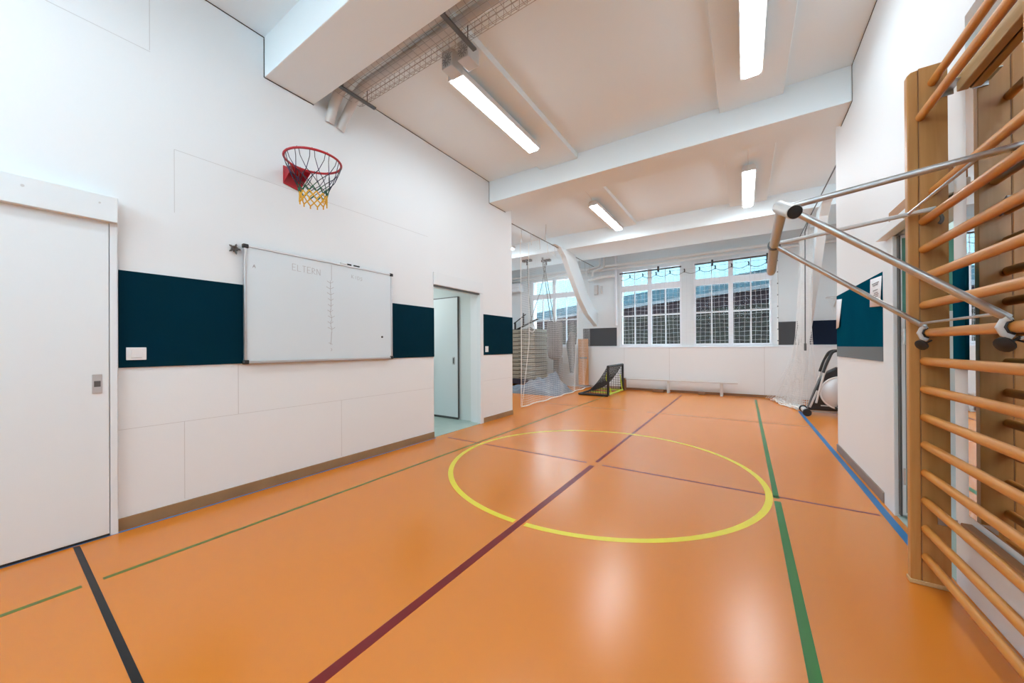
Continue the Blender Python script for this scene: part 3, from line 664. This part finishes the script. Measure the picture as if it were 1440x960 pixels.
# gathered net on the right
ng = thing('gathered_net', (1.0, 9.5, 0), 'white divider net gathered into a bunch beside the far windows', 'net')
def gp(s, t):  # s 0..1 across cloth, t 0 top..1 bottom
    top_ = Vector((1.10 + .07*math.sin(s*60), 9.15+.95*s, 3.62))
    a = s*2-1
    bot = Vector((.80 - .30*a*abs(a) + .10*math.sin(s*47+1) + .02, 9.75+.70*a + .12*math.sin(s*39), 0))
    mid = Vector((1.03 + .07*math.sin(s*60+.6), 9.50+.45*a, 1.9))
    z = 3.62*(1-t)
    if t < .5: k = t/.5; p = top_.lerp(mid, k)
    else: k = (t-.5)/.5; k = k**1.8; p = mid.lerp(bot, k)
    p.x += .02*math.sin(s*90+t*9); p.y += .03*math.sin(s*70+t*7)
    p.z = max(z + .0, .012+.05*abs(math.sin(s*31))*(t > .93)); return p
paths = []
for i in range(131): paths.append([gp(i/130, t/26) for t in range(27)])
for j in range(84):
    paths.append([gp(i/240, j/83) for i in range(241)])
obj('net_mesh', strands(paths, .0034), M['net'], ng, smooth=False)
# folds lying on the floor
fo = MB()
for k in range(7):
    pts = []
    for i in range(24):
        t = i/23; p = Vector((.52,10.42,0)).lerp(Vector((.86,9.05,0)), t)
        pts.append((p.x + .05*k*.6 + .05*math.sin(t*9+k*1.7), p.y + .04*math.cos(t*11+k), .015+.018*(k % 3) + .012*abs(math.sin(t*17+k))))
    fo.tube(pts, .016, 6)
obj('net_hem', fo, M['netrope'], ng)
for i in range(8): y = 9.15+i*.13; obj('hanger_clip', MB().tube([(1.10,y,3.85),(1.11,y,3.72),(1.10,y,3.6)], .007, 6), M['greymetal'], ng)
rr_ = thing('net_cable', (1.10, 8, 3.85), 'taut dark steel cable below the ceiling at the right wall corner', 'cable')
obj('cable_strand', MB().tube([(1.10,5.9,3.835),(1.10,10.93,3.835)], .009, 8), M['dsteel'], rr_)
obj('cable_anchor', MB().tube([(1.10,6.3,ZC),(1.10,6.3,3.835)], .010, 8), M['greymetal'], rr_)
obj('net_pull_rod', MB().tube([(1.085,8.92,3.82),(1.0,8.9,3.5),(.99,8.9,1.32)], .010, 8).tube([(.99,8.9,1.34),(.99,8.9,1.20)], .019, 10), M['dsteel'], label='long dark pull rod hanging in front of the gathered net', cat='rod')

# pipes above the far windows
for z, rr, l in ((3.80,.045,'upper white heating pipe running above the far windows'), (3.695,.032,'lower white heating pipe running above the far windows')):
    obj('heating_pipe', MB().tube([(-8.5,10.86,z-.03),(3.5,10.86,z)], rr, 12), M['whitemetal'], label=l, cat='pipe')
pc = MB().tube(rounded([(-3.30,10.93,1.95),(-3.30,10.93,3.42),(-3.30,10.93,3.55),(-3.30,10.93,4.2)], .05), .04, 12)
obj('heating_pipe', pc, M['frame'], label='upright white pipe beside the left edge of the far windows', cat='pipe')
obj('heating_pipe', MB().tube(rounded([(-3.62,10.8,4.2),(-3.62,10.75,3.72),(-3.95,10.72,3.68),(-3.97,10.72,3.5)], .08), .03, 10).tube(rounded([(-3.75,10.8,4.2),(-3.75,10.75,3.78),(-4.15,10.72,3.74),(-4.17,10.72,3.55)], .08), .03, 10), M['whitemetal'], label='pair of bent white pipes dropping from the ceiling left of the windows', cat='pipe')
obj('heating_pipe', MB().tube(rounded([(-3.30,10.8,3.46),(-3.62,10.75,3.46),(-4.1,10.75,3.38)], .08), .045, 10), M['whitemetal'], label='short thick white pipe end below the pipes left of the windows', cat='pipe')
obj('wall_thermostat', MB().box(-4.0,-3.88,10.93,10.999,2.95,3.25).box(-3.80,-3.74,10.94,10.999,2.98,3.22), M['greymetal'], bevel=.01, label='small grey control box on the wall left of the windows', cat='control box')

# ------------------------------------------------------------------ low bench, goal, blocks
bn = thing('balance_bench', (-1.5,10.72,0), 'long low white bench along the foot of the far wall', 'bench')
obj('bench_top', MB().box(-2.96,-.14,10.66,10.78,.328,.352), M['greymetal'], bn, bevel=.004)
for x in (-1.78,-.50):
    obj('leg', MB().box(x-.035,x+.035,10.69,10.75,.02,.325), M['greymetal'], bn, bevel=.004)
    obj('foot', MB().box(x-.03,x+.03,10.62,10.82,0,.022), M['greymetal'], bn, bevel=.004)
obj('end_board', MB().box(-3.04,-2.96,10.64,10.80,.0,.36), M['wood_block'], bn, bevel=.006, label='brown wooden end board')
for x, w, l in ((-2.05,.30,'wider brown wooden block on the floor under the bench'), (-.96,.16,'narrow brown wooden block under the right half of the bench')):
    obj('wood_block', MB().box(x-w/2,x+w/2,10.68,10.85,.0,.075), M['wood_block'], bevel=.01, label=l, cat='block')

gl = thing('pop_up_goal', (-3.3,9.7,0), 'small black folding goal with lime green trim on the floor', 'football goal')
fx, g0, g1, gh = -2.96, 9.08, 10.40, .78
obj('goal_frame', MB().tube([(fx,g0,.03),(fx,g0,gh),(fx,g1,gh),(fx,g1,.03)], .034, 10).tube([(-3.76,g0,.03),(-3.76,g1,.03)], .026, 8).tube([(fx,g0,.03),(-3.76,g0,.03)], .026, 8), M['black'], gl)
obj('ground_tube', MB().tube([(fx,g0+.02,.05),(fx,g1,.05)], .026, 8).tube([(fx+.01,g1,.04),(-3.7,g1-.05,.04)], .022, 8).tube([(fx,g0+.3,.06),(-3.6,g0+.5,.05)], .02, 8), M['lime'], gl, label='lime green ground tube')
obj('side_strut', MB().tube([(fx-.02,g0+.35,.05),(fx-.12,g0+.20,.45),(fx-.02,g0+.04,.72)], .014, 8).tube([(fx,g1-.06,.08),(fx-.04,g1-.12,.5)], .016, 8), M['lime'], gl, label='lime green curved strut')
gn = []
for i in range(27):
    t = i/26; gn.append([(fx-.80*s_, g0+(g1-g0)*t, gh*(1-s_)**1.9+.03) for s_ in [k/10 for k in range(11)]])
for k in range(14):
    s_ = k/13; gn.append([(fx-.80*s_, g0+(g1-g0)*t/10, gh*(1-s_)**1.9+.03) for t in range(11)])
for k in range(12):
    s_ = k/12; 
    for yy in (g0, g1): gn.append([(fx-.80*s_, yy, .03), (fx-.80*s_, yy, gh*(1-s_)**1.9+.03)]); gn.append([(fx, yy, gh*s_), (fx-.80*(1-s_**(1/1.9)), yy, gh*s_)])
obj('goal_net', strands(gn, .0055), M['goalnet'], gl, smooth=False)
obj('net_badge', MB().box(fx-.13,fx-.12,9.55,9.80,.36,.42), M['black'], gl)

# ------------------------------------------------------------------ left recess: mats, bag, rings, cover, board
tl = thing('mat_trolley', (-6.4, 10.2, 0), 'dark blue low trolley under the stack of gym mats', 'trolley')
obj('deck', MB().box(-7.35,-5.52,9.72,10.62,.12,.28), M['trolley'], tl, bevel=.01)
for x in (-7.2,-5.62):
    for y in (9.82,10.52): obj('wheel', MB().tube([(x-.02,y,.06),(x+.02,y,.06)], .06, 14), M['black'], tl)
mt = None
names = ['bottom', 'second from the bottom', 'third from the bottom', 'fourth from the bottom', 'fifth from the bottom', 'sixth, in the middle', 'seventh, just above the middle', 'fifth from the top', 'fourth from the top', 'third from the top', 'second from the top', 'topmost']
for k in range(12):
    z = .282+.133*k; lab = 'khaki gym mat in the stack behind the left net, ' + names[k]
    if mt is None:
        mt = thing('gym_mat', (-6.4, 10.15, z), lab, 'gym mat', 'gym mats stacked on the trolley')
        obj('mat_body', MB().box(-7.3,-5.50,9.75,10.6,z,z+.117), M['khaki'], mt, bevel=.02)
        obj('mat_seam', MB().box(-7.29,-5.51,9.76,10.59,z+.117,z+.132), M['khaki2'], mt)
        obj('carry_handle', MB().tube([(-6.1,9.75,z+.06),(-6.08,9.72,z+.045),(-5.92,9.72,z+.045),(-5.9,9.75,z+.06)], .008, 6), M['black'], mt)
    else:
        c = copy_tree(mt); c.location = (-6.4+random.uniform(-.015,.015), 10.15+random.uniform(-.015,.015), z); c['label'] = lab
pb = thing('punching_bag', (-4.94, 10.0, .9), 'grey canvas punching bag hanging from ropes in the left recess', 'punching bag')
obj('bag_body', MB().lathe((-4.93,10.0,.90),(0,0,1),[(.02,0),(.12,.015),(.19,.06),(.225,.14),(.24,.3),(.24,1.12),(.22,1.17),(.1,1.18)], 24), M['bag'], pb)
obj('rope', MB().tube([(-4.93,10.0,2.06),(-4.80,9.0,3.85)], .012, 6).tube([(-5.05,10.0,2.05),(-4.83,9.0,3.85)], .012, 6), M['rope'], pb)
for k, (mx, my, bx, by, l) in enumerate(((-5.32,9.0,-5.23,9.1,'gymnastic ring on a grey rope in front of the left recess window'), (-4.85,9.3,-5.30,9.1,'gymnastic ring hanging on a slanted rope in the left recess'))):
    g = thing('gymnastic_ring', (mx, my, 1.75), l, 'gymnastic ring')
    obj('ceiling_mount', MB().box(mx-.14,mx+.14,my-.05,my+.05,3.80,3.855).tube([(mx,my,3.80),(mx,my,3.70)], .025, 8), M['dsteel'], g)
    obj('rope', MB().tube([(mx,my,3.75),(mx*.6+bx*.4,my,3.0),(bx,by,2.0)], .011, 6), M['rope'], g)
    cz = 1.86-.1*k; obj('ring', MB().tube([(bx+.0+.11*math.cos(a*PI/16)*.35, by+.11*math.cos(a*PI/16)*.9, cz+.12*math.sin(a*PI/16)) for a in range(32)], .014, 8, closed=True), M['greymetal'] if k == 0 else M['rope'], g)
# covered soft mass
def heap(cx, cy, w, d, hfun, n=40):
    P = []
    for i in range(n+1):
        row = []
        for j in range(n+1):
            a = i/n*2-1; b = j/n*2-1; e = max(0, (1-abs(a)**3)*(1-abs(b)**3))
            row.append((cx+a*w, cy+b*d, max(0, hfun(a, b)*e**.6)))
        P.append(row)
    return MB().grid(P)
hp = heap(-5.08, 9.05, .92, .60, lambda a, b: .22+.10*math.sin(a*5+1)+.10*(a+1)*.5+.03*math.sin(a*17+b*9)+.03*math.cos(b*13)+ .42*math.exp(-((a-.55)/.16)**2-((b-.3)/.5)**2) + .22*math.exp(-((a-.85)/.2)**2-((b-.3)/.7)**2))
obj('crumpled_cover', hp, M['tarp'], label='crumpled blue grey cover heaped on the floor behind the left net', cat='cover')
ob_ = thing('climbing_board', (-4.4,10.6,.1), 'orange tan wooden board leaning upright at the corner left of the windows', 'board')
obj('board_panel', MB().prism([(-4.50,10.80,1.55),(-4.16,10.80,1.55),(-4.02,10.45,.12),(-4.34,10.45,.12)], (0,.03,0)), M['orangeb'], ob_, bevel=.004)
obj('strap', MB().box(-4.36,-4.12,10.60,10.62,.93,.97), M['rope'], ob_)
obj('net_bundle', MB().tube([(-4.55,10.5,1.75),(-4.6,10.45,1.4),(-4.55,10.4,.9),(-4.5,10.3,.5)], [.10,.14,.10,.06], 10), M['bag'], label='grey rolled bundle leaning beside the orange board', cat='bundle')
# black framed machine at the recess edge
gm = thing('gym_machine', (-6.7,10.8,0), 'black tubular arm of a machine standing behind the wall corner and mats', 'gym machine')
obj('arm', MB().tube([(-6.95,10.8,1.88),(-5.95,10.8,2.28)], .03, 8).tube([(-6.95,10.8,2.15),(-6.45,10.8,2.46)], .02, 8), M['black'], gm)
obj('upright', MB().tube([(-6.9,10.8,0),(-6.9,10.8,2.2)], .035, 8).tube([(-6.55,10.8,2.05),(-6.55,10.8,2.5)], .03, 8), M['black'], gm)
obj('base_bar', MB().box(-7.2,-6.0,10.75,10.85,0,.06), M['black'], gm)
lk = thing('wall_cabinet', (-7.2,10.8,3.2), 'white cabinet high on the far wall of the left recess', 'cabinet')
obj('cabinet_body', MB().box(-7.9,-6.66,10.70,10.999,3.27,3.56), M['frame'], lk, bevel=.01)
obj('door_line', MB().box(-7.9,-6.66,10.697,10.701,3.40,3.41), M['seam'], lk)
bx_ = MB().box(-5.42,-5.2,9.05,9.3,.62,1.0)
obj('storage_box', MB().box(-5.27,-5.05,10.55,10.85,0.0,.95), M['bag'], bevel=.02, label='grey upright box beside the mat stack', cat='box')

# ------------------------------------------------------------------ exercise machine
ex = thing('elliptical_trainer', (1.5, 8.6, 0), 'black and silver elliptical trainer partly hidden by the right wall corner', 'exercise machine')
yE = 8.75
obj('base_rail', MB().beam((.98,yE,.07),(2.25,yE,.07),.07,.05), M['greymetal'], ex, bevel=.005)
obj('front_foot', MB().tube([(.96,yE-.28,.065),(.96,yE+.24,.065)], .045, 14), M['greymetal'], ex)
for s_ in (-.28,.24): obj('roller', MB().tube([(.96,yE+s_-.03,.065),(.96,yE+s_+.03,.065)], .066, 16), M['black'], ex)
obj('rear_foot', MB().tube([(2.2,yE-.26,.05),(2.2,yE+.26,.05)], .04, 12), M['black'], ex)
hs = [(0.99,.09),(1.04,.26),(1.10,.46),(1.17,.66),(1.26,.80),(1.42,.90),(1.60,.88),(1.74,.78),(1.86,.55),(1.95,.28),(1.98,.10)]
obj('housing', MB().prism([(x,yE-.09,z) for x, z in hs], (0,.18,0)), M['blackg'], ex, bevel=.02)
obj('flywheel_disc', MB().lathe((1.47,yE-.09,.43),(0,-1,0),[(.285,0),(.285,.015),(.26,.03),(.05,.04)], 36), M['silver'], ex)
obj('disc_rim', MB().tube([(1.47+.295*math.cos(a*PI/20), yE-.10, .43+.295*math.sin(a*PI/20)) for a in range(40)], .014, 8, closed=True), M['whitemetal'], ex)
for s_ in (-.20,.16):
    obj('handlebar', MB().tube(rounded([(1.10,yE+s_,.24),(1.20,yE+s_,.72),(1.25,yE+s_,.92),(1.34,yE+s_*.8,1.20),(1.56,yE+s_*.5,1.20)], .08), .017, 10), M['greymetal'], ex)
    obj('foam_grip', MB().tube(rounded([(1.205,yE+s_,.80),(1.25,yE+s_,.97),(1.34,yE+s_*.8,1.20),(1.56,yE+s_*.5,1.20)], .08), .024, 10), M['black'], ex)
obj('mast', MB().tube([(1.42,yE,.84),(1.62,yE,1.32)], .03, 10), M['greymetal'], ex)
obj('console', MB().obox((1.64,yE,1.36),(.02,0,.05),(0,.10,0),(.06,0,-.02)), M['blackg'], ex, bevel=.01)
obj('crank', MB().tube([(1.49,yE-.14,.42),(1.40,yE-.15,.16)], .018, 8).tube([(1.38,yE-.22,.155),(1.62,yE-.22,.14)], .028, 10), M['black'], ex)
obj('pedal', MB().box(1.36,1.74,yE-.32,yE-.17,.15,.19), M['black'], ex, bevel=.01)
obj('front_strut', MB().beam((1.02,yE-.115,.14),(1.13,yE-.115,.46),.03,.03), M['silver'], ex, bevel=.004)
obj('link_arm', MB().tube([(1.62,yE-.19,1.0),(1.50,yE-.22,.62),(1.50,yE-.22,.28)], .016, 8), M['greymetal'], ex)
obj('lettering', MB().box(1.18,1.30,yE-.0925,yE-.0905,.175,.195), M['greymetal'], ex)
# white hoop in the right recess
wh = thing('wall_hoop', (1.7,10.7,2.3), 'white metal hoop mounted in the right recess above the navy panel', 'hoop')
obj('rim', MB().tube([(1.75+.22*math.cos(a*PI/16),10.45+.22*math.sin(a*PI/16),2.36) for a in range(32)], .012, 8, closed=True), M['whitemetal'], wh)
obj('bracket', MB().tube([(1.75,10.99,2.2),(1.75,10.67,2.36)], .015, 8).tube([(1.75,10.99,2.36),(1.75,10.67,2.36)], .015, 8), M['whitemetal'], wh)
hn = []
for k in range(10):
    a = k*PI/5; hn.append([(1.75+.22*math.cos(a),10.45+.22*math.sin(a),2.35),(1.75+.14*math.cos(a+.3),10.45+.14*math.sin(a+.3),2.15),(1.75+.11*math.cos(a),10.45+.11*math.sin(a),1.98)])
obj('net', strands(hn, .003), M['net'], wh)

# ------------------------------------------------------------------ outside the windows
def facade_mat(name, c1, c2, sc, rough=.6):
    m = bpy.data.materials.new(name); m.use_nodes = True; nt = m.node_tree; b = nt.nodes['Principled BSDF']
    tc = nt.nodes.new('ShaderNodeTexCoord'); w = nt.nodes.new('ShaderNodeTexWave'); w.inputs['Scale'].default_value = sc; w.bands_direction = 'X'; w.inputs['Distortion'].default_value = 0
    rp = nt.nodes.new('ShaderNodeValToRGB'); rp.color_ramp.elements[0].color = (*c1,1); rp.color_ramp.elements[1].color = (*c2,1)
    nt.links.new(tc.outputs['Object'], w.inputs['Vector']); nt.links.new(w.outputs[0], rp.inputs[0]); nt.links.new(rp.outputs[0], b.inputs['Base Color']); b.inputs['Roughness'].default_value = rough
    return m
def brick_mat():
    m = bpy.data.materials.new('dark facing brick'); m.use_nodes = True; nt = m.node_tree; b = nt.nodes['Principled BSDF']
    tc = nt.nodes.new('ShaderNodeTexCoord'); mp = nt.nodes.new('ShaderNodeMapping'); mp.inputs['Rotation'].default_value = (PI/2,0,0)
    br = nt.nodes.new('ShaderNodeTexBrick'); br.inputs['Scale'].default_value = 2.2; br.inputs['Color1'].default_value = (.006,.005,.005,1); br.inputs['Color2'].default_value = (.010,.010,.008,1); br.inputs['Mortar'].default_value = (.018,.018,.018,1)
    nt.links.new(tc.outputs['Object'], mp.inputs[0]); nt.links.new(mp.outputs[0], br.inputs['Vector']); nt.links.new(br.outputs[0], b.inputs['Base Color']); b.inputs['Roughness'].default_value = .9; b.inputs['Specular IOR Level'].default_value = 0
    return m
A_ = Vector((7.0,10.7,0)); D_ = Vector((-.838,.545,0)); A_ = Vector((.75,14.6,0)) - D_*9
N_ = Vector((.545,.838,0))
bd = thing('neighbouring_building', (A_.x+D_.x*15, A_.y+D_.y*15, 0), 'dark brick building with blue corrugated upper wall outside the windows', 'building')
Lb = 38
def fbox(s0, s1, z0, z1, d0, d1):
    c = A_ + D_*((s0+s1)/2) + N_*((d0+d1)/2) + Vector((0,0,(z0+z1)/2)); return MB().obox(c, D_*(s1-s0)/2, N_*(d1-d0)/2, Vector((0,0,(z1-z0)/2)))
obj('brick_wall', fbox(0,Lb,-2,2.75,0,.4), brick_mat(), bd, smooth=False)
obj('dark_cladding', fbox(0,Lb,2.75,3.22,-.02,.4), mat('dark cladding', (.008,.006,.007), .8, noise=.3, spec=0, nscale=6), bd, smooth=False)
obj('gutter', fbox(0,Lb,3.22,3.36,-.12,.4), mat('grey gutter', (.045,.05,.055), .8, spec=0), bd, smooth=False)
cw = MB()
n = 190; P0 = []; 
for k in range(n+1):
    s_ = Lb*k/n; d = .05*(k % 2); q = A_ + D_*s_ + N_*(d+.05); P0.append([(q.x,q.y,3.36),(q.x,q.y,4.0)])
cw.grid(P0)
obj('corrugated_wall', cw, mat('blue grey corrugated sheet', (.020,.036,.045), .8, noise=.25, spec=0, nscale=1.2), bd, smooth=False, solid=.01)
P0 = []
for k in range(n+1):
    s_ = Lb*k/n; d = .05*(k % 2); q = A_ + D_*s_ + N_*(d+.0); P0.append([(q.x,q.y,3.88),(q.x,q.y,7.0)])
obj('glazed_upper_wall', MB().grid(P0), mat('pale cyan sheet', (.085,.135,.155), .8, spec=0, noise=.1, nscale=1), bd, smooth=False, solid=.01)
struct('ground_outside', MB().box(-40,30,YF+.36,45,-2.1,-2.0), mat('pale bounce ground', (.72,.74,.75), .9))  # unseen ground, made pale to bounce daylight up to the ceiling
struct('ground_courtyard', MB().box(-30,30,-40,YB-.21,-2.1,-2.0), mat('pale bounce paving', (.78,.80,.81), .9))  # unseen ground, lightened to bounce daylight in through the added back windows

# ------------------------------------------------------------------ daylight and view
w = bpy.data.worlds.new('sky'); S.world = w; w.use_nodes = True; nt = w.node_tree; bg = nt.nodes['Background']
bg.inputs[0].default_value = (.80,.92,1.0,1); bg.inputs[1].default_value = 14
S.view_settings.view_transform = 'Standard'; S.view_settings.look = 'None'; S.view_settings.gamma = 1; S.view_settings.exposure = .13
S.view_settings.use_curve_mapping = False
S.cycles.max_bounces = 10; S.cycles.diffuse_bounces = 6; S.cycles.glossy_bounces = 4; S.cycles.transparent_max_bounces = 12; S.cycles.transmission_bounces = 6
S.cycles.sample_clamp_indirect = 8; S.cycles.caustics_reflective = False; S.cycles.caustics_refractive = False
S.cycles.use_denoising = True
